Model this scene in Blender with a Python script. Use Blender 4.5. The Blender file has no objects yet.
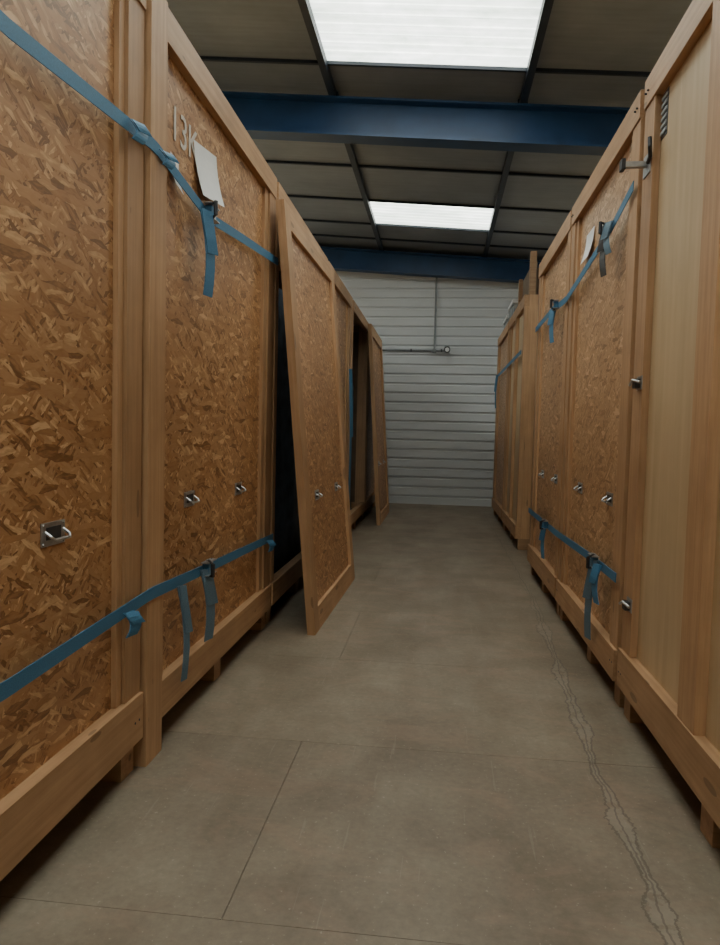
import bpy, math, random
from mathutils import Matrix, Vector
random.seed(7)
S=bpy.context.scene
# ------------------------------------------------------------ camera
yaw,pitch,roll=math.radians(6.44),math.radians(3.17),math.radians(1.4)
cam=bpy.data.cameras.new("camera"); co=bpy.data.objects.new("camera",cam); S.collection.objects.link(co)
Rm=Matrix.Rotation(yaw,4,'Z')@Matrix.Rotation(math.pi/2-pitch,4,'X')@Matrix.Rotation(roll,4,'Z')
co.matrix_world=Matrix.Translation((0,0,1.11))@Rm
cam.sensor_fit='VERTICAL'; cam.sensor_height=36; cam.lens=36*700/945; cam.clip_start=.02
S.camera=co

# ------------------------------------------------------------ materials
def newmat(name):
    m=bpy.data.materials.new(name); m.use_nodes=True
    nt=m.node_tree; b=nt.nodes['Principled BSDF']; return m,nt,b
def N(nt,t,**k):
    n=nt.nodes.new(t)
    for a,v in k.items(): setattr(n,a,v)
    return n
def math_(nt,op,a,b=None,c=None):
    n=N(nt,'ShaderNodeMath',operation=op)
    for i,v in enumerate((a,b,c)):
        if v is None: continue
        if isinstance(v,(int,float)): n.inputs[i].default_value=v
        else: nt.links.new(v,n.inputs[i])
    return n.outputs[0]
def ramp(nt,fac,stops):
    r=N(nt,'ShaderNodeValToRGB'); e=r.color_ramp.elements
    while len(e)<len(stops): e.new(.5)
    for i,(p,c) in enumerate(stops):
        e[i].position=p; e[i].color=(*c,1)
    nt.links.new(fac,r.inputs[0]); return r.outputs[0]
def mix(nt,fac,a,b,bt='MIX'):
    n=N(nt,'ShaderNodeMix',data_type='RGBA',blend_type=bt)
    for i,v in ((0,fac),(6,a),(7,b)):
        if isinstance(v,(int,float)): n.inputs[i].default_value=v
        elif isinstance(v,tuple): n.inputs[i].default_value=(*v,1)
        else: nt.links.new(v,n.inputs[i])
    return n.outputs[2]
def coords(nt,off=True):
    tc=N(nt,'ShaderNodeTexCoord'); o=tc.outputs['Object']
    if off:
        oi=N(nt,'ShaderNodeObjectInfo')
        v=N(nt,'ShaderNodeVectorMath',operation='MULTIPLY_ADD')
        v.inputs[0].default_value=(13,17,19)
        nt.links.new(oi.outputs['Random'],v.inputs[1]); nt.links.new(o,v.inputs[2]); o=v.outputs[0]
    return o
def mapping(nt,vec,scale=(1,1,1),rot=(0,0,0),loc=(0,0,0)):
    m=N(nt,'ShaderNodeMapping'); m.inputs['Scale'].default_value=scale
    m.inputs['Rotation'].default_value=rot; m.inputs['Location'].default_value=loc
    nt.links.new(vec,m.inputs[0]); return m.outputs[0]
def noise(nt,vec,scale=5,detail=3,rough=.5,dist=0):
    n=N(nt,'ShaderNodeTexNoise'); n.inputs['Scale'].default_value=scale; n.inputs['Detail'].default_value=detail
    n.inputs['Roughness'].default_value=rough; n.inputs['Distortion'].default_value=dist
    nt.links.new(vec,n.inputs['Vector']); return n.outputs['Fac']
def bump(nt,b,h,strength=.3,dist=.01):
    n=N(nt,'ShaderNodeBump'); n.inputs['Strength'].default_value=strength; n.inputs['Distance'].default_value=dist
    nt.links.new(h,n.inputs['Height']); nt.links.new(n.outputs[0],b.inputs['Normal'])
def plain(name,col,rough=.6,metal=0,var=.15,scale=8):
    m,nt,b=newmat(name); c=coords(nt)
    f=noise(nt,c,scale,4)
    lo=tuple(x*(1-var) for x in col); hi=tuple(min(1,x*(1+var)) for x in col)
    nt.links.new(ramp(nt,f,[(.3,lo),(.7,hi)]),b.inputs['Base Color'])
    b.inputs['Roughness'].default_value=rough; b.inputs['Metallic'].default_value=metal
    return m

def osb(name,dark,mid,light,tint=1.0):
    m,nt,b=newmat(name); c=coords(nt)
    sx=N(nt,'ShaderNodeSeparateXYZ'); nt.links.new(c,sx.inputs[0])
    cb=N(nt,'ShaderNodeCombineXYZ'); nt.links.new(sx.outputs[1],cb.inputs[0])
    nt.links.new(sx.outputs[2],cb.inputs[1])
    v2=cb.outputs[0]
    nw=N(nt,'ShaderNodeTexNoise'); nw.inputs['Scale'].default_value=14; nw.inputs['Detail'].default_value=3
    nt.links.new(v2,nw.inputs['Vector'])
    vm=N(nt,'ShaderNodeVectorMath',operation='MULTIPLY_ADD'); nt.links.new(nw.outputs['Color'],vm.inputs[0])
    vm.inputs[1].default_value=(.022,.022,0); nt.links.new(v2,vm.inputs[2]); v2=vm.outputs[0]
    val=None
    for i,(ang,sc,thr) in enumerate([(.2,(22,86,1),0),(1.35,(20,105,1),.5),(-.5,(16,72,1),.5),(.75,(24,110,1),.55),(2.6,(18,82,1),.6),(.05,(13,60,1),.72)]):
        mp=N(nt,'ShaderNodeMapping'); mp.vector_type='TEXTURE'
        mp.inputs['Rotation'].default_value=(0,0,ang); mp.inputs['Location'].default_value=(i*3.3,i*1.7,0)
        nt.links.new(v2,mp.inputs[0])
        sc_=N(nt,'ShaderNodeVectorMath',operation='MULTIPLY'); sc_.inputs[1].default_value=sc; nt.links.new(mp.outputs[0],sc_.inputs[0])
        vo=N(nt,'ShaderNodeTexVoronoi',voronoi_dimensions='2D'); vo.inputs['Scale'].default_value=1
        nt.links.new(sc_.outputs[0],vo.inputs['Vector'])
        sp=N(nt,'ShaderNodeSeparateColor'); nt.links.new(vo.outputs['Color'],sp.inputs[0])
        st=noise(nt,sc_.outputs[0],2.2,2)
        g=math_(nt,'ADD',sp.outputs[0],math_(nt,'MULTIPLY',math_(nt,'SUBTRACT',st,.5),.6))
        g=math_(nt,'SUBTRACT',g,math_(nt,'MULTIPLY',math_(nt,'POWER',vo.outputs['Distance'],2.5),.25))
        if val is None: val=g
        else:
            msk=math_(nt,'GREATER_THAN',sp.outputs[1],thr)
            mx=N(nt,'ShaderNodeMix',data_type='FLOAT'); nt.links.new(msk,mx.inputs[0]); nt.links.new(val,mx.inputs[2]); nt.links.new(g,mx.inputs[3]); val=mx.outputs[0]
    hi=tuple(a*.65+b_*.35 for a,b_ in zip(mid,light))
    col=ramp(nt,val,[(0,dark),(.22,mid),(.78,hi),(.98,light)])
    big=noise(nt,v2,1.2,3)
    col=mix(nt,1,col,ramp(nt,big,[(.3,(.82,.80,.78)),(.7,(1,1,1))]),'MULTIPLY')
    nt.links.new(col,b.inputs['Base Color']); b.inputs['Roughness'].default_value=.45
    bump(nt,b,val,.14,.003)
    return m
def pine(name,axis,c0,c1):
    m,nt,b=newmat(name); c=coords(nt)
    g=N(nt,'ShaderNodeNewGeometry')
    sc=[34,34,34]; sc[axis]=1.3
    off=N(nt,'ShaderNodeVectorMath',operation='MULTIPLY_ADD'); off.inputs[0].default_value=(7,11,5)
    nt.links.new(g.outputs['Random Per Island'],off.inputs[1]); nt.links.new(c,off.inputs[2])
    v=mapping(nt,off.outputs[0],scale=tuple(sc))
    f=noise(nt,v,1.6,5,.6,.35)
    ks=[9,9,9]; ks[axis]=2.4
    vo=N(nt,'ShaderNodeTexVoronoi'); vo.inputs['Scale'].default_value=1; nt.links.new(mapping(nt,off.outputs[0],scale=tuple(ks)),vo.inputs['Vector'])
    kn=math_(nt,'LESS_THAN',vo.outputs['Distance'],.12)
    col=ramp(nt,f,[(.3,c0),(.7,c1)])
    isl=ramp(nt,g.outputs['Random Per Island'],[(0,(.82,.79,.76)),(1,(1.08,1.06,1.04))])
    col=mix(nt,1,col,isl,'MULTIPLY')
    smud=noise(nt,c,3.5,4,.6)
    col=mix(nt,1,col,ramp(nt,smud,[(.3,(.80,.78,.76)),(.65,(1,1,1))]),'MULTIPLY')
    col=mix(nt,math_(nt,'MULTIPLY',kn,.6),col,tuple(x*.35 for x in c0))
    nt.links.new(col,b.inputs['Base Color']); b.inputs['Roughness'].default_value=.55
    bump(nt,b,f,.15,.003); return m

M={}
M['osb']=osb("osb_board",(.25,.115,.042),(.44,.215,.088),(.76,.48,.25))
M['osb2']=osb("osb_board_pale",(.30,.155,.068),(.49,.275,.13),(.76,.51,.30))
M['pv']=pine("pine_upright",2,(.46,.265,.135),(.61,.38,.21))
M['ph']=pine("pine_rail",1,(.46,.265,.135),(.62,.39,.215))
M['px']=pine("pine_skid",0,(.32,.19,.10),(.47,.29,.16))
def plywood():
    m,nt,b=newmat("plywood_panel"); c=coords(nt)
    f=noise(nt,mapping(nt,c,scale=(12,12,.8)),1.2,5,.55,1.0)
    col=ramp(nt,f,[(.3,(.56,.395,.22)),(.7,(.66,.49,.295))])
    big=noise(nt,c,2.5,4,.6)
    col=mix(nt,1,col,ramp(nt,big,[(.3,(.88,.87,.86)),(.65,(1,1,1))]),'MULTIPLY')
    nt.links.new(col,b.inputs['Base Color']); b.inputs['Roughness'].default_value=.5; return m
M['ply']=plywood()
def strapm(name,col):
    m,nt,b=newmat(name); c=coords(nt)
    w=noise(nt,mapping(nt,c,scale=(300,300,300)),1,1)
    nt.links.new(ramp(nt,w,[(.3,tuple(x*.75 for x in col)),(.7,col)]),b.inputs['Base Color'])
    b.inputs['Roughness'].default_value=.55; return m
M['strap']=strapm("blue_webbing",(.055,.20,.36))
M['strap2']=strapm("faded_webbing",(.13,.22,.30))
M['steel']=plain("galvanised_steel",(.5,.5,.5),.35,.9,.2,30)
M['dsteel']=plain("dark_steel",(.07,.07,.075),.45,.7)
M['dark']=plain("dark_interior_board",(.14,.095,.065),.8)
M['blanket']=plain("moving_blanket",(.10,.13,.18),.95,0,.35,12)
M['paper']=plain("paper",(.80,.80,.80),.8,0,.04)
M['chalk']=plain("chalk",(.66,.60,.54),.9,0,.1,60)
M['blue']=plain("blue_painted_steel",(.010,.045,.125),.45,.0,.2,4)
M['navy']=plain("dark_purlin_steel",(.012,.018,.03),.5,0,.2)
M['grey']=plain("grey_plastic",(.35,.38,.40),.4)
M['whitep']=plain("white_plastic",(.7,.7,.7),.4,0,.03)
M['card']=plain("cardboard",(.20,.14,.09),.8)
M['wallp']=plain("wall_plain_sheet",(.42,.43,.44),.6,0,.1,2)
M['conduit']=plain("conduit_grey",(.20,.21,.22),.5,.3)

def ceilm():
    m,nt,b=newmat("ceiling_panel_sheet"); c=coords(nt,False)
    f=noise(nt,c,1.3,4,.6); f2=noise(nt,mapping(nt,c,scale=(1,12,1)),2,3)
    col=ramp(nt,f,[(.3,(.145,.156,.17)),(.7,(.22,.232,.25))])
    col=mix(nt,1,col,ramp(nt,f2,[(.3,(.85,.85,.85)),(.7,(1,1,1))]),'MULTIPLY')
    nt.links.new(col,b.inputs['Base Color']); b.inputs['Roughness'].default_value=.42; return m
M['ceil']=ceilm()
def sidingm():
    m,nt,b=newmat("white_ribbed_siding"); c=coords(nt,False)
    f=noise(nt,mapping(nt,c,scale=(.6,1,3)),1.5,3,.5)
    nt.links.new(ramp(nt,f,[(.3,(.49,.50,.52)),(.7,(.56,.57,.59))]),b.inputs['Base Color'])
    b.inputs['Roughness'].default_value=.45; return m
M['siding']=sidingm()
def skym(nm,strength):
    m,nt,b=newmat(nm); c=coords(nt,False)
    f=noise(nt,c,5,6,.7); f2=noise(nt,mapping(nt,c,scale=(1,14,1)),1.5,3); f3=noise(nt,c,1.2,2)
    col=ramp(nt,f,[(.3,(.62,.70,.60)),(.65,(1,1,.97))])
    col=mix(nt,1,col,ramp(nt,f2,[(.3,(.72,.76,.76)),(.65,(1,1,1))]),'MULTIPLY')
    col=mix(nt,1,col,ramp(nt,f3,[(.35,(.72,.74,.72)),(.65,(1,1,1))]),'MULTIPLY')
    nt.links.new(col,b.inputs['Emission Color']); b.inputs['Emission Strength'].default_value=strength
    b.inputs['Base Color'].default_value=(.7,.7,.65,1); b.inputs['Roughness'].default_value=.4
    return m
M['sky']=skym("translucent_skylight_weathered",5.2)
M['sky_fill']=skym("added_skylight_fill",14)  # stronger emission for unseen panels added as fill light
def floorm():
    m,nt,b=newmat("floor_board"); c=coords(nt,False)
    g=N(nt,'ShaderNodeNewGeometry')
    f=noise(nt,c,2.2,6,.65,.3); f2=noise(nt,c,45,3,.7); f3=noise(nt,mapping(nt,c,scale=(3,.8,1)),1.2,4,.6,.5)
    col=ramp(nt,f,[(.28,(.195,.155,.112)),(.5,(.258,.213,.160)),(.72,(.325,.275,.21))])
    col=mix(nt,1,col,ramp(nt,f2,[(.3,(.84,.84,.84)),(.7,(1.06,1.06,1.06))]),'MULTIPLY')
    col=mix(nt,1,col,ramp(nt,f3,[(.35,(.85,.81,.77)),(.65,(1.06,1.06,1.06))]),'MULTIPLY')
    col=mix(nt,1,col,ramp(nt,g.outputs['Random Per Island'],[(0,(.95,.94,.93)),(1,(1.04,1.035,1.02))]),'MULTIPLY')
    sc=noise(nt,mapping(nt,c,scale=(1.6,3.2,1),loc=(3,1,0)),1.6,5,.7,.8)
    scr=N(nt,'ShaderNodeMapRange'); scr.inputs[1].default_value=.50; scr.inputs[2].default_value=.68; nt.links.new(sc,scr.inputs[0])
    col=mix(nt,math_(nt,'MULTIPLY',scr.outputs[0],.36),col,(.38,.25,.18))
    dk=noise(nt,c,90,2,.5); col=mix(nt,math_(nt,'MULTIPLY',math_(nt,'GREATER_THAN',dk,.70),.35),col,(.5,.46,.4))
    scs=noise(nt,mapping(nt,c,scale=(60,2.2,1),rot=(0,0,.12)),1,3,.6)
    col=mix(nt,math_(nt,'MULTIPLY',math_(nt,'GREATER_THAN',scs,.68),.14),col,(.46,.42,.36))
    # worn sealant line running along the aisle
    sx=N(nt,'ShaderNodeSeparateXYZ'); nt.links.new(c,sx.inputs[0])
    cy=N(nt,'ShaderNodeCombineXYZ'); nt.links.new(sx.outputs[1],cy.inputs[1])
    wob=noise(nt,cy.outputs[0],3.5,4,.7)
    cen=math_(nt,'ADD',math_(nt,'MULTIPLY',math_(nt,'MAXIMUM',math_(nt,'SUBTRACT',math_(nt,'MINIMUM',sx.outputs[1],4.9),2.3),0),.045),.555)
    d=math_(nt,'ABSOLUTE',math_(nt,'SUBTRACT',math_(nt,'SUBTRACT',sx.outputs[0],cen),math_(nt,'MULTIPLY',math_(nt,'SUBTRACT',wob,.5),.07)))
    br=noise(nt,c,22,5,.8)
    near=N(nt,'ShaderNodeMapRange'); near.inputs[1].default_value=5.5; near.inputs[2].default_value=3.5; near.inputs[3].default_value=.2; near.inputs[4].default_value=1
    nt.links.new(sx.outputs[1],near.inputs[0])
    blob=noise(nt,cy.outputs[0],2.3,2)
    wid=math_(nt,'MULTIPLY',math_(nt,'MULTIPLY',br,math_(nt,'ADD',math_(nt,'POWER',blob,4),.04)),.36)
    band=math_(nt,'MULTIPLY',math_(nt,'LESS_THAN',d,wid),near.outputs[0])
    brk=math_(nt,'GREATER_THAN',noise(nt,c,16,4,.7),.46)
    col=mix(nt,math_(nt,'MULTIPLY',math_(nt,'MULTIPLY',band,brk),.24),col,(.40,.36,.30))
    edge=math_(nt,'LESS_THAN',math_(nt,'ABSOLUTE',math_(nt,'SUBTRACT',d,wid)),.0035)
    col=mix(nt,math_(nt,'MULTIPLY',math_(nt,'MULTIPLY',edge,near.outputs[0]),.6),col,(.08,.065,.05))
    core=math_(nt,'LESS_THAN',d,.0028)
    col=mix(nt,math_(nt,'MULTIPLY',core,.5),col,(.07,.055,.045))
    nt.links.new(col,b.inputs['Base Color'])
    b.inputs['Roughness'].default_value=.5
    bump(nt,b,f2,.1,.002); return m
M['floor']=floorm()
M['gap']=plain("floor_joint_dark",(.17,.14,.105),.9)

# ------------------------------------------------------------ mesh builder
class MB:
    def __init__(s): s.v=[];s.f=[];s.m=[];s.mats=[]
    def mi(s,mat):
        mt=M[mat]
        if mt not in s.mats: s.mats.append(mt)
        return s.mats.index(mt)
    def add(s,vs,fs,mat):
        n=len(s.v); s.v+= [Vector(a) for a in vs]
        k=s.mi(mat)
        for f in fs: s.f.append([n+i for i in f]); s.m.append(k)
    def box(s,x0,x1,y0,y1,z0,z1,mat,sl=0):
        x0,x1=sorted((x0,x1)); y0,y1=sorted((y0,y1)); z0,z1=sorted((z0,z1))
        vs=[(x,y,z+sl*x) for z in (z0,z1) for y in (y0,y1) for x in (x0,x1)]
        s.add(vs,[(0,2,3,1),(4,5,7,6),(0,1,5,4),(2,6,7,3),(0,4,6,2),(1,3,7,5)],mat)
    def tube(s,path,r,mat,n=8):
        path=[Vector(p) for p in path]; rings=[]
        for i,p in enumerate(path):
            a=path[max(0,i-1)];b=path[min(len(path)-1,i+1)]; d=(b-a).normalized()
            up=Vector((0,0,1)) if abs(d.z)<.9 else Vector((0,1,0))
            e1=d.cross(up).normalized(); e2=d.cross(e1)
            rings.append([p+(e1*math.cos(t)+e2*math.sin(t))*r for t in [2*math.pi*k/n for k in range(n)]])
        vs=[v for q in rings for v in q]; fs=[]
        for i in range(len(rings)-1):
            for k in range(n):
                fs.append((i*n+k,i*n+(k+1)%n,(i+1)*n+(k+1)%n,(i+1)*n+k))
        fs.append(tuple(range(n))[::-1]); fs.append(tuple((len(rings)-1)*n+k for k in range(n)))
        s.add(vs,fs,mat)
    def ribbon(s,path,wdir,w,nrm,t,mat):
        wd=Vector(wdir).normalized()*w/2; nn=Vector(nrm).normalized()*t
        vs=[];fs=[]
        for p in path:
            p=Vector(p); vs+=[p-wd,p+wd,p+wd+nn,p-wd+nn]
        for i in range(len(path)-1):
            a=i*4;b=a+4
            for k in range(4): fs.append((a+k,a+(k+1)%4,b+(k+1)%4,b+k))
        fs.append((3,2,1,0)); e=(len(path)-1)*4; fs.append((e,e+1,e+2,e+3))
        s.add(vs,fs,mat)
    def build(s,name,origin=(0,0,0),bev=0,parent=None,matrix=None,recalc=True):
        o=Vector(origin); me=bpy.data.meshes.new(name)
        me.from_pydata([v-o for v in s.v],[],s.f); 
        for mt in s.mats: me.materials.append(mt)
        me.polygons.foreach_set("material_index",s.m); me.update()
        if recalc:
            import bmesh
            bm=bmesh.new(); bm.from_mesh(me); bmesh.ops.recalc_face_normals(bm,faces=bm.faces); bm.to_mesh(me); bm.free()
        ob=bpy.data.objects.new(name,me); S.collection.objects.link(ob)
        if parent is not None:
            ob.parent=parent; ob.location=o-parent.location
        else: ob.location=o
        if matrix is not None: ob.matrix_world=matrix
        if bev:
            b=ob.modifiers.new("bevel",'BEVEL'); b.width=bev; b.segments=2; b.limit_method='ANGLE'
        return ob

# ------------------------------------------------------------ room
XL,XR,Y0,Y1=-3.7,3.5,-4.2,11.3
mb=MB()
mb.box(XL,XR,Y0,Y1,-.10,-.012,'gap')
ys=[]; y=1.49-.935*6
while y<Y1: ys.append(max(y,Y0)); y+=.935
ys.append(Y1)
for i in range(len(ys)-1):
    a,b=ys[i],ys[i+1]
    xs=[XL,-.46,XR] if (i%2==0) else [XL,-1.7,1.2,XR]
    g=.0008
    for j in range(len(xs)-1):
        mb.box(xs[j]+g,xs[j+1]-g,a+g,b-g,-.012,0,'floor')
floor=mb.build("floor")
# end wall: ribbed siding
mb=MB(); prof=[]; z=-.0; p=.15
while z<4.6:
    prof+=[(0,z),(0,z+.108),(.02,z+.118),(.02,z+.142)]; z+=p
vs=[];fs=[]
for d,z in prof: vs+=[(XL,Y1+d,z),(XR,Y1+d,z)]
for i in range(len(prof)-1): fs.append((2*i,2*i+1,2*i+3,2*i+2))
mb.add(vs,fs,'siding'); mb.box(XL,XR,Y1+.025,Y1+.12,0,4.6,'wallp')
mb.build("wall_back",recalc=False)
mb=MB(); mb.box(XL-.1,XL,Y0,Y1,0,4.6,'wallp'); mb.build("wall_left")
mb=MB(); mb.box(XR,XR+.1,Y0,Y1,0,4.6,'wallp'); mb.build("wall_right")
mb=MB(); mb.box(XL,XR,Y0-.1,Y0,0,4.6,'wallp'); mb.build("wall_front")
# ceiling panels with openings for skylights and added fill light panels
PX=[XL,-2.6,-1.0,.6,2.2,XR]
PY=[Y0,-2.9,-1.75,-.75,.3,1.3,2.4,3.45,4.5,5.62,6.55,7.75,8.87,9.87,10.6,Y1]
holes={(2,12):'sky',(2,8):'sky',(2,7):'sky',(2,6):'sky',(2,2):'sky_fill',(2,4):'sky_fill',(0,7):'sky_fill',(4,7):'sky_fill',(0,3):'sky_fill',(4,3):'sky_fill',(4,12):'sky_fill',(0,12):'sky_fill',(0,10):'sky_fill'}  # out-of-view bright panels added to light the aisle; near skylight lengthened likewise
mb=MB(); wn=0
for i in range(len(PX)-1):
    for j in range(len(PY)-1):
        if (i,j) in holes:
            mt=holes[(i,j)]
            wn+=1; w=MB(); w.box(PX[i],PX[i+1],PY[j],PY[j+1],3.975,4.0,mt,-.068)
            y=PY[j]+.12
            while y<PY[j+1]-.05:
                w.box(PX[i]+.03,PX[i+1]-.03,y,y+.015,3.968,3.975,mt,-.068); y+=.12
            w.build("skylight_or_fill_%d"%wn)  # visible skylights and added fill light panels share this numbering
        else: mb.box(PX[i],PX[i+1],PY[j],PY[j+1],3.97,4.03,'ceil',-.068)
mb.box(XL,XR,Y0,Y1,4.05,4.10,'dark',-.068)
mb.build("ceiling")
mb=MB()
for x in PX[1:-1]: mb.box(x-.028,x+.028,Y0,Y1,3.90,3.97,'navy',-.068)
for yy in PY[1:-1]: 
    for i in range(len(PX)-1): mb.box(PX[i]+.028,PX[i+1]-.028,yy-.014,yy+.014,3.945,3.97,'navy',-.068)
mb.build("trim_1")
def ibeam(name,yc):
    mb=MB(); h0,h1=3.58,3.90; fw=.09
    mb.box(XL,XR,yc-fw,yc+fw,h0,h0+.018,'blue',-.068)
    mb.box(XL,XR,yc-fw,yc+fw,h1-.018,h1,'blue',-.068)
    mb.box(XL,XR,yc-.007,yc+.007,h0+.018,h1-.018,'blue',-.068)
    for x in (-2.6,-1.0,.6,2.2): mb.box(x-.04,x+.04,yc-.03,yc+.03,h1,h1+.06,'navy',-.068)
    return mb.build(name)
ibeam("roof_beam",6.12); ibeam("roof_beam.001",11.12); ibeam("roof_beam.002",.95); ibeam("roof_beam.003",-4.0)

# conduit on end wall
mb=MB()
mb.tube([(-.13,Y1-.02,3.62),(-.13,Y1-.02,2.45)],.016,'conduit')
mb.tube([(-1.4,Y1-.02,2.46),(.03,Y1-.02,2.46)],.018,'conduit')
for x in (-1.1,-.5,-.02): mb.box(x-.012,x+.012,Y1-.04,Y1,2.44,2.48,'dsteel')
mb.box(-.16,-.10,Y1-.05,Y1,2.42,2.48,'conduit')
mb.build("wall_conduit")
mb=MB()
mb.box(.03,.11,Y1-.05,Y1,2.42,2.54,'grey'); mb.tube([(.07,Y1-.05,2.48),(.07,Y1-.10,2.47),(.07,Y1-.16,2.46)],.05,'dsteel',12); mb.tube([(.07,Y1-.16,2.46),(.07,Y1-.17,2.459)],.034,'whitep',12)
mb.build("wall_floodlight")

# ------------------------------------------------------------ crates
def crate(x,side,y0,y1,H=2.5,depth=2.2,pl=(.09,.07),pr=(.09,.07),kind='osb',openf=False,battens=(),skids=None,zb=.11,rail=.13,full_left=False):
    """x = front face plane, body goes to side*X; pl/pr = (post, inner trim) widths at the y0 / y1 end"""
    mb=MB(); U=lambda u:x+side*u
    if skids is None: skids=[y0+.0,(y0+y1)/2-.045,y1-.09]
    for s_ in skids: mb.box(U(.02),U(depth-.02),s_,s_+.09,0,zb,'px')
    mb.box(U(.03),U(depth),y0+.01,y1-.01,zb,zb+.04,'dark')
    t=.045
    r0=y0
    if full_left:
        mb.box(U(-.014),U(t),y0,y0+pl[0],.0,H,'pv'); r0=y0+pl[0]+.002
    else: mb.box(U(0),U(t),y0,y0+pl[0],zb+rail,H-.11,'pv')
    mb.box(U(0),U(t),y1-pr[0],y1,zb+rail,H-.11,'pv')
    mb.box(U(-.012),U(t),r0,y1,zb,zb+rail,'ph')
    mb.box(U(-.006),U(t),r0,y1,H-.11,H,'ph')
    if not openf:
        a,b=y0+pl[0]+.003,y1-pr[0]-.003
        if pl[1]: mb.box(U(.010),U(.04),a,a+pl[1],zb+rail+.002,H-.112,'pv')
        if pr[1]: mb.box(U(.010),U(.04),b-pr[1],b,zb+rail+.002,H-.112,'pv')
        mb.box(U(.026),U(.044),a,b,zb+rail-.01,H-.10,kind)
        for (p0,p1) in battens: mb.box(U(-.008),U(.026),p0,p1,zb+rail,H-.11,'pv')
    for yy,d in ((y0,1),(y1,-1)):
        mb.box(U(t),U(t+.08),yy,yy+d*.04,zb,H,'pv'); mb.box(U(depth-.08),U(depth),yy,yy+d*.04,zb,H,'pv')
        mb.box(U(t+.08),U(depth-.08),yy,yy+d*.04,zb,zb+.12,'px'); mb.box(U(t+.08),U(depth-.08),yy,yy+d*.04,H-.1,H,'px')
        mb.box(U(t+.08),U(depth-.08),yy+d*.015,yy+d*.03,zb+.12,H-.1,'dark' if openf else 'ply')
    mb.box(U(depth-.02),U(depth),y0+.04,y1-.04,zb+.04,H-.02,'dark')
    mb.box(U(t),U(depth),y0+.04,y1-.04,H-.03,H-.012,'ply')
    return mb
def handle(mb,x,side,y,z):
    U=lambda u:x+side*u
    mb.box(U(-.003),U(0),y-.055,y+.055,z-.030,z+.030,'steel')
    mb.box(U(-.0045),U(-.003),y-.034,y+.034,z-.014,z+.018,'dsteel')
    mb.tube([(U(-.004),y-.042,z+.008),(U(-.022),y-.042,z-.004),(U(-.028),y-.034,z-.012),(U(-.028),y+.034,z-.012),(U(-.022),y+.042,z-.004),(U(-.004),y+.042,z+.008)],.0042,'steel')
    for a in (-.047,.047):
        for c in (-.024,.024): mb.tube([(U(-.003),y+a,z+c),(U(-.006),y+a,z+c)],.004,'steel',6)
def screws(mb,x,side,y0,y1,zs=(.18,2.44)):
    U=lambda u:x+side*u
    for z in zs:
        for yy in (y0+.03,y0+.06,y1-.06,y1-.03): mb.tube([(U(-.014),yy,z),(U(.0),yy,z)],.004,'dsteel',6)

LX=-.94; RXx=.755
cnt=[0]
def mk(mb,x,side,y0,y1):
    k=cnt[0]; cnt[0]+=1
    return mb.build("storage_crate" if not k else "storage_crate.%03d"%k,origin=(x+side*1.1,(y0+y1)/2,0),bev=.003)
# left row
b=crate(LX,-1,.38,2.13,pr=(.11,.035),rail=.15); handle(b,LX-.026,-1,1.66,.84); handle(b,LX-.026,-1,.95,.84); screws(b,LX,-1,.38,2.13); c1=mk(b,LX,-1,.38,2.13)
b=crate(LX,-1,2.15,3.86,pl=(.13,.06),pr=(.13,.06),skids=[2.20,2.95,3.77],full_left=True); handle(b,LX-.026,-1,2.63,.84); handle(b,LX-.026,-1,3.30,.83)
c2=mk(b,LX,-1,2.15,3.86)
b=crate(LX,-1,3.90,5.62,openf=True,pl=(.07,0),pr=(.07,0)); c3=mk(b,LX,-1,3.90,5.62)
b=crate(LX,-1,5.68,7.22,pl=(.15,.06),pr=(.12,.08)); handle(b,LX-.026,-1,6.1,.84); handle(b,LX-.026,-1,6.8,.84); c4=mk(b,LX,-1,5.68,7.22)
b=crate(LX,-1,7.30,8.95,openf=True,pl=(.07,0),pr=(.07,0)); c5=mk(b,LX,-1,7.30,8.95)
b=crate(LX,-1,9.02,10.75); c6=mk(b,LX,-1,9.02,10.75)
b=crate(LX,-1,-1.40,.34); mk(b,LX,-1,-1.40,.34)
# right row
b=crate(RXx,1,.62,2.90,pl=(.15,0),pr=(.13,0),kind='ply',battens=[(2.06,2.20),(1.15,1.30)],rail=.15,skids=[.62,1.25,1.96,2.80],zb=.12)
b.box(RXx+.0245,RXx+.027,2.695,2.765,2.22,2.385,'dsteel')
for k in range(6): b.box(RXx+.019,RXx+.026,2.70,2.76,2.233+.025*k,2.246+.025*k,'grey')
def latch(mb,x,side,y,z):
    U=lambda u:x+side*u
    mb.box(U(-.004),U(0),y-.035,y+.035,z-.026,z+.026,'steel')
    mb.box(U(-.024),U(-.004),y-.018,y+.022,z-.02,z+.014,'dsteel')
    mb.tube([(U(-.014),y-.045,z),(U(-.028),y,z+.01),(U(-.026),y+.045,z-.006)],.006,'steel')
latch(b,RXx,1,2.80,1.33); latch(b,RXx,1,2.80,.47)
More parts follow.
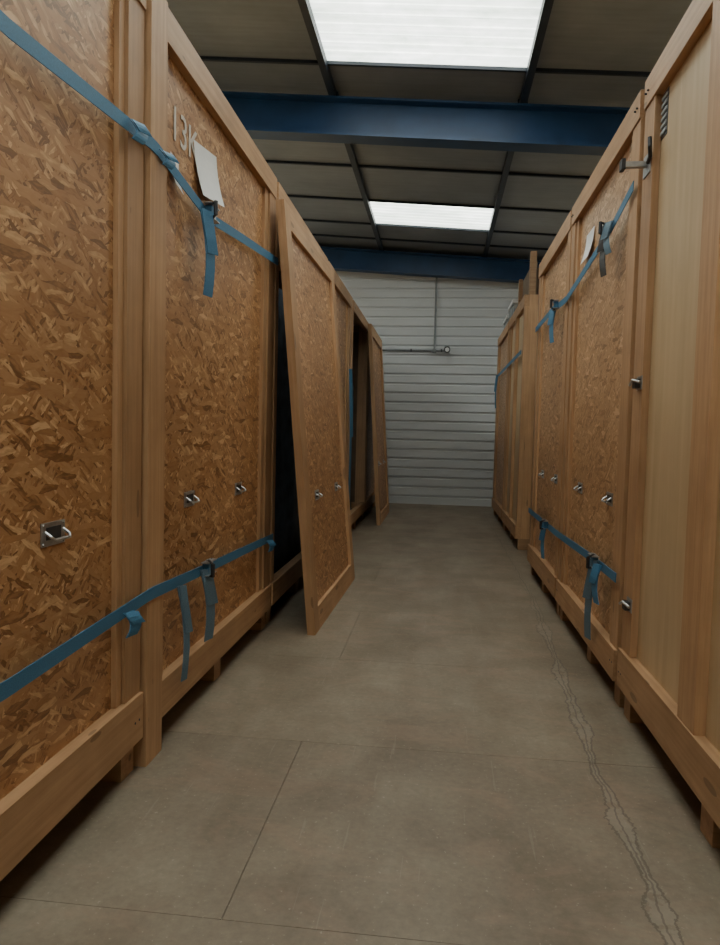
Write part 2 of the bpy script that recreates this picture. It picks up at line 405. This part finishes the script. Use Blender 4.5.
# swing latch standing out from the face
b.box(RXx-.004,RXx,2.79,2.88,2.12,2.20,'steel')
b.box(RXx-.095,RXx-.004,2.825,2.845,2.15,2.172,'steel'); b.box(RXx-.10,RXx-.085,2.815,2.855,2.14,2.18,'dsteel')
b.tube([(RXx-.006,2.81,2.16),(RXx-.012,2.76,2.165),(RXx-.022,2.735,2.19),(RXx-.022,2.74,2.225)],.008,'dsteel')
screws(b,RXx,1,.62,2.90)
r1=mk(b,RXx,1,.62,2.90)
b=crate(RXx,1,2.96,4.42,pl=(.12,.05),pr=(.10,.06),kind='osb2',skids=[2.96,3.52,4.33]); handle(b,RXx+.026,1,3.30,.84); handle(b,RXx+.026,1,3.98,.84); screws(b,RXx,1,2.96,4.42); r2=mk(b,RXx,1,2.96,4.42)
b=crate(RXx,1,4.46,5.84,kind='osb2'); handle(b,RXx+.026,1,4.8,.84); handle(b,RXx+.026,1,5.4,.84); r3=mk(b,RXx,1,4.46,5.84)
b=crate(.78,1,7.02,8.55,kind='ply',battens=[(7.7,7.8)]); r4=mk(b,.78,1,7.02,8.55)
b=crate(.78,1,8.62,10.2,kind='osb2'); r5=mk(b,.78,1,8.62,10.2)
b=crate(RXx,1,-1.2,.56,kind='osb'); mk(b,RXx,1,-1.2,.56)

# leaning crate doors
def door(name,p_left,p_right,top_x,h,kind='osb'):
    w=(Vector(p_right)-Vector(p_left)).length
    mb=MB(); t=.045; fr=.13
    mb.box(-t,0,0,fr,0,h,'pv'); mb.box(-t,0,w-fr,w,0,h,'pv')
    mb.box(-t,0,fr,w-fr,0,fr,'ph'); mb.box(-t,0,fr,w-fr,h-fr,h,'ph')
    mb.box(-t+.005,-.022,fr-.01,w-fr+.01,fr-.01,h-fr+.01,kind)
    handle(mb,-.022,-1,w*.27,.74); handle(mb,-.022,-1,w*.72,.74)
    yd=(Vector(p_right)-Vector(p_left)).normalized()
    dx=p_left[0]-top_x; a=math.asin(dx/h)
    xd0=yd.cross(Vector((0,0,1))).normalized()
    zd=(Vector((0,0,1))*math.cos(a)-xd0*math.sin(a)).normalized()
    xd=yd.cross(zd).normalized()
    mt=Matrix.Identity(4)
    for i in range(3): mt[i][0]=xd[i]; mt[i][1]=yd[i]; mt[i][2]=zd[i]; mt[i][3]=p_left[i]
    mt[2][3]+=.001
    return mb.build(name,matrix=mt,bev=.003)
door("crate_door_panel",(-.645,3.73,0),(-.615,5.28,0),-.865,2.36)
door("crate_door_panel.001",(-.69,8.45,0),(-.69,10.0,0),-.86,2.44)
def blankets(parent,x0,x1,y0,y1,z0,z1):
    mb=MB(); n=14; vs=[];fs=[]
    rings=9
    for r in range(rings):
        zz=z0+(z1-z0)*r/(rings-1)
        for k in range(n*4):
            s_=k//n; u=(k%n)/n
            px=[x0+(x1-x0)*u,x1,x1-(x1-x0)*u,x0][s_]; py=[y0,y0+(y1-y0)*u,y1,y1-(y1-y0)*u][s_]
            w=.025*math.sin(k*1.7+r*.6)*(1.2-r/rings)
            cx,cy=(x0+x1)/2,(y0+y1)/2
            sc=1+w-(.06 if r==rings-1 else 0)
            vs.append((cx+(px-cx)*sc,cy+(py-cy)*sc,zz))
    m_=n*4
    for r in range(rings-1):
        for k in range(m_): fs.append((r*m_+k,r*m_+(k+1)%m_,(r+1)*m_+(k+1)%m_,(r+1)*m_+k))
    fs.append(tuple((rings-1)*m_+k for k in range(m_))); fs.append(tuple(range(m_))[::-1])
    mb.add(vs,fs,'blanket'); o=mb.build("blanket_wrapped_contents",origin=((x0+x1)/2,(y0+y1)/2,z0),parent=parent)
    for p_ in o.data.polygons: p_.use_smooth=True
    return o
blankets(c3,-2.6,-1.03,4.0,5.45,.15,2.05)
blankets(c5,-2.6,-1.10,7.45,8.75,.15,1.9)

# ------------------------------------------------------------ straps
def strap(mats,side,path,tails=(),ratchets=(),w=.04,idx=[0]):
    mb=MB(); nx=-side
    pts=[(x,y,z) for (y,z,x) in path]
    mb.ribbon(pts,(0,0,1),w,(nx,0,0),.003,mats)
    for (y,zt,zb,x,sw,mt,ww) in tails:
        n=7; pp=[]
        for i in range(n):
            f=i/(n-1); pp.append((x+nx*(.012+.02*math.sin(f*2.4)),y+sw*f+.012*math.sin(f*4),zt+(zb-zt)*f))
        mb.ribbon(pp,(0.25*nx,1,0),ww,(nx,0,0),.003,mt)
        pp=[(a+nx*.01,b_-.01*math.sin(i*1.1),c) for i,(a,b_,c) in enumerate(pp[:4])]
        mb.ribbon(pp,(0.5*nx,1,0),ww*.9,(nx,0,0),.003,mt)
    for (y,z,x) in ratchets:
        x0,x1=x+nx*.004,x+nx*.035
        for d in (-.026,.024): mb.box(x0,x1,y-.055,y+.05,z+d-.001,z+d+.003,'steel')
        mb.tube([(x+nx*.02,y-.01,z-.034),(x+nx*.02,y-.01,z+.034)],.009,'steel')
        mb.tube([(x+nx*.018,y+.04,z-.03),(x+nx*.018,y+.04,z+.03)],.005,'steel')
        for d in (-.03,.03): mb.tube([(x+nx*.02,y-.01,z+d),(x+nx*.055,y-.06,z+d*.8)],.005,'dsteel')
        mb.tube([(x+nx*.055,y-.06,z-.026),(x+nx*.055,y-.06,z+.026)],.008,'dsteel')
        mb.box(x0,x+nx*.03,y-.035,y+.0,z-.02,z+.02,mats)
    i=idx[0]; idx[0]+=1
    return mb.build("ratchet_strap" if not i else "ratchet_strap.%03d"%i)
xl=LX+.0155; xr=RXx-.0135
strap('strap',-1,[(-1.3,1.9,xl),(.36,1.93,xl),(1.42,1.94,xl),(2.14,2.0,xl),(2.2,2.0,xl),(2.70,1.94,xl),(3.2,1.99,xl),(3.86,2.05,xl)],
      tails=[(2.61,1.94,1.62,xl,.02,'strap',.06),(2.0,2.0,1.94,xl,0,'strap',.05),(2.22,2.0,1.95,xl,0,'strap',.05)],ratchets=[(2.68,1.95,xl)])
strap('strap',-1,[(-1.3,.52,xl),(.36,.52,xl),(1.41,.535,xl),(2.15,.57,xl),(2.2,.57,xl),(2.72,.55,xl),(3.86,.515,xl)],
      tails=[(2.66,.56,.27,xl,.03,'strap2',.06),(2.40,.55,.20,xl+.0,.02,'strap2',.035),(1.98,.56,.49,xl,0,'strap',.05),(3.7,.52,.46,xl,0,'strap',.05)],ratchets=[(2.70,.56,xl)])
strap('strap',1,[(2.97,2.13,xr),(3.35,2.06,xr),(4.43,1.96,xr),(5.1,1.99,xr),(5.83,1.98,xr)],
      tails=[(3.33,2.08,1.85,xr,.0,'dsteel',.05),(3.28,2.08,1.93,xr,-.03,'strap2',.05),(4.78,1.98,1.74,xr,0,'strap',.06)],ratchets=[(3.36,2.06,xr),(4.75,1.98,xr)])
strap('strap',1,[(2.97,.54,xr),(3.5,.54,xr),(4.43,.52,xr),(5.83,.52,xr)],
      tails=[(3.28,.56,.18,xr,.06,'strap2',.06),(3.22,.55,.38,xr,-.03,'strap',.05),(4.80,.54,.30,xr,0,'strap',.05)],ratchets=[(3.32,.55,xr),(4.82,.53,xr)])
strap('strap',-1,[(5.7,.56,xl),(7.2,.55,xl)],tails=[(6.95,1.75,.4,xl,.05,'strap',.05)])
strap('strap',-1,[(9.05,2.0,xl),(10.74,1.95,xl)],tails=[(10.55,1.95,.2,xl,.05,'strap',.05)])
strap('strap',1,[(7.05,1.95,.765),(10.1,1.95,.765)],tails=[(9.7,1.95,1.5,.765,0,'strap',.05)])

# ------------------------------------------------------------ papers, text
def sheet(parent,x,side,y,z,w,h,rot,name):
    mb=MB(); nx=-side; n=5; vs=[];fs=[]
    for i in range(n+1):
        for j in range(2):
            a=(j-.5)*w; b_=(i/n-.5)*h
            yy=y+a*math.cos(rot)-b_*math.sin(rot); zz=z+a*math.sin(rot)+b_*math.cos(rot)
            vs.append((x+nx*(.003+.03*(1-i/n)**2),yy,zz))
    for i in range(n): fs.append((2*i,2*i+1,2*i+3,2*i+2))
    mb.add(vs,fs,'paper')
    return mb.build(name,origin=(x,y,z),parent=parent)
sheet(c2,LX-.026,-1,2.78,2.13,.27,.20,.14,"paper_sheet")
sheet(c2,LX-.026,-1,2.43,2.01,.08,.12,-.2,"paper_label")
sheet(r2,RXx+.026,1,3.98,2.16,.2,.16,0,"paper_label")
def text(parent,body,loc,size,side=-1):
    cu=bpy.data.curves.new("chalk_number",'FONT'); cu.body=body; cu.size=size; cu.extrude=.001; cu.materials.append(M['chalk']); cu.align_x='CENTER'
    o=bpy.data.objects.new("chalk_number",cu); S.collection.objects.link(o)
    o.parent=parent; o.location=Vector(loc)-parent.location
    o.rotation_euler=(math.pi/2,0,math.pi/2 if side<0 else -math.pi/2)
text(c2,"13K",(LX-.0235,2.54,2.13),.17)
text(c1,"14K",(LX-.0235,1.0,2.20),.15)

# things standing on the far right crates
mb=MB()
mb.box(.86,.90,7.1,8.3,2.5,2.84,'card'); mb.box(.82,.88,7.03,7.09,2.5,2.92,'px'); mb.box(.82,.86,8.0,8.06,2.5,2.86,'px'); mb.box(.90,.94,7.2,8.2,2.5,2.8,'dark')
mb.build("timber_offcut_stack",bev=.003)
def bin_(name,x0,x1,y0,y1,z0,z1):
    mb=MB(); mb.box(x0+.02,x1-.02,y0+.02,y1-.02,z0,z1-.05,'grey'); mb.box(x0,x1,y0,y1,z1-.05,z1,'whitep')
    for y in (y0+.1,(y0+y1)/2,y1-.1): mb.box(x0+.008,x0+.02,y-.01,y+.01,z0+.02,z1-.05,'grey')
    return mb.build(name,bev=.006)
bin_("plastic_storage_bin",.82,1.3,8.7,9.3,2.5,2.78); bin_("plastic_storage_bin.001",.82,1.3,9.4,10.0,2.5,2.72)
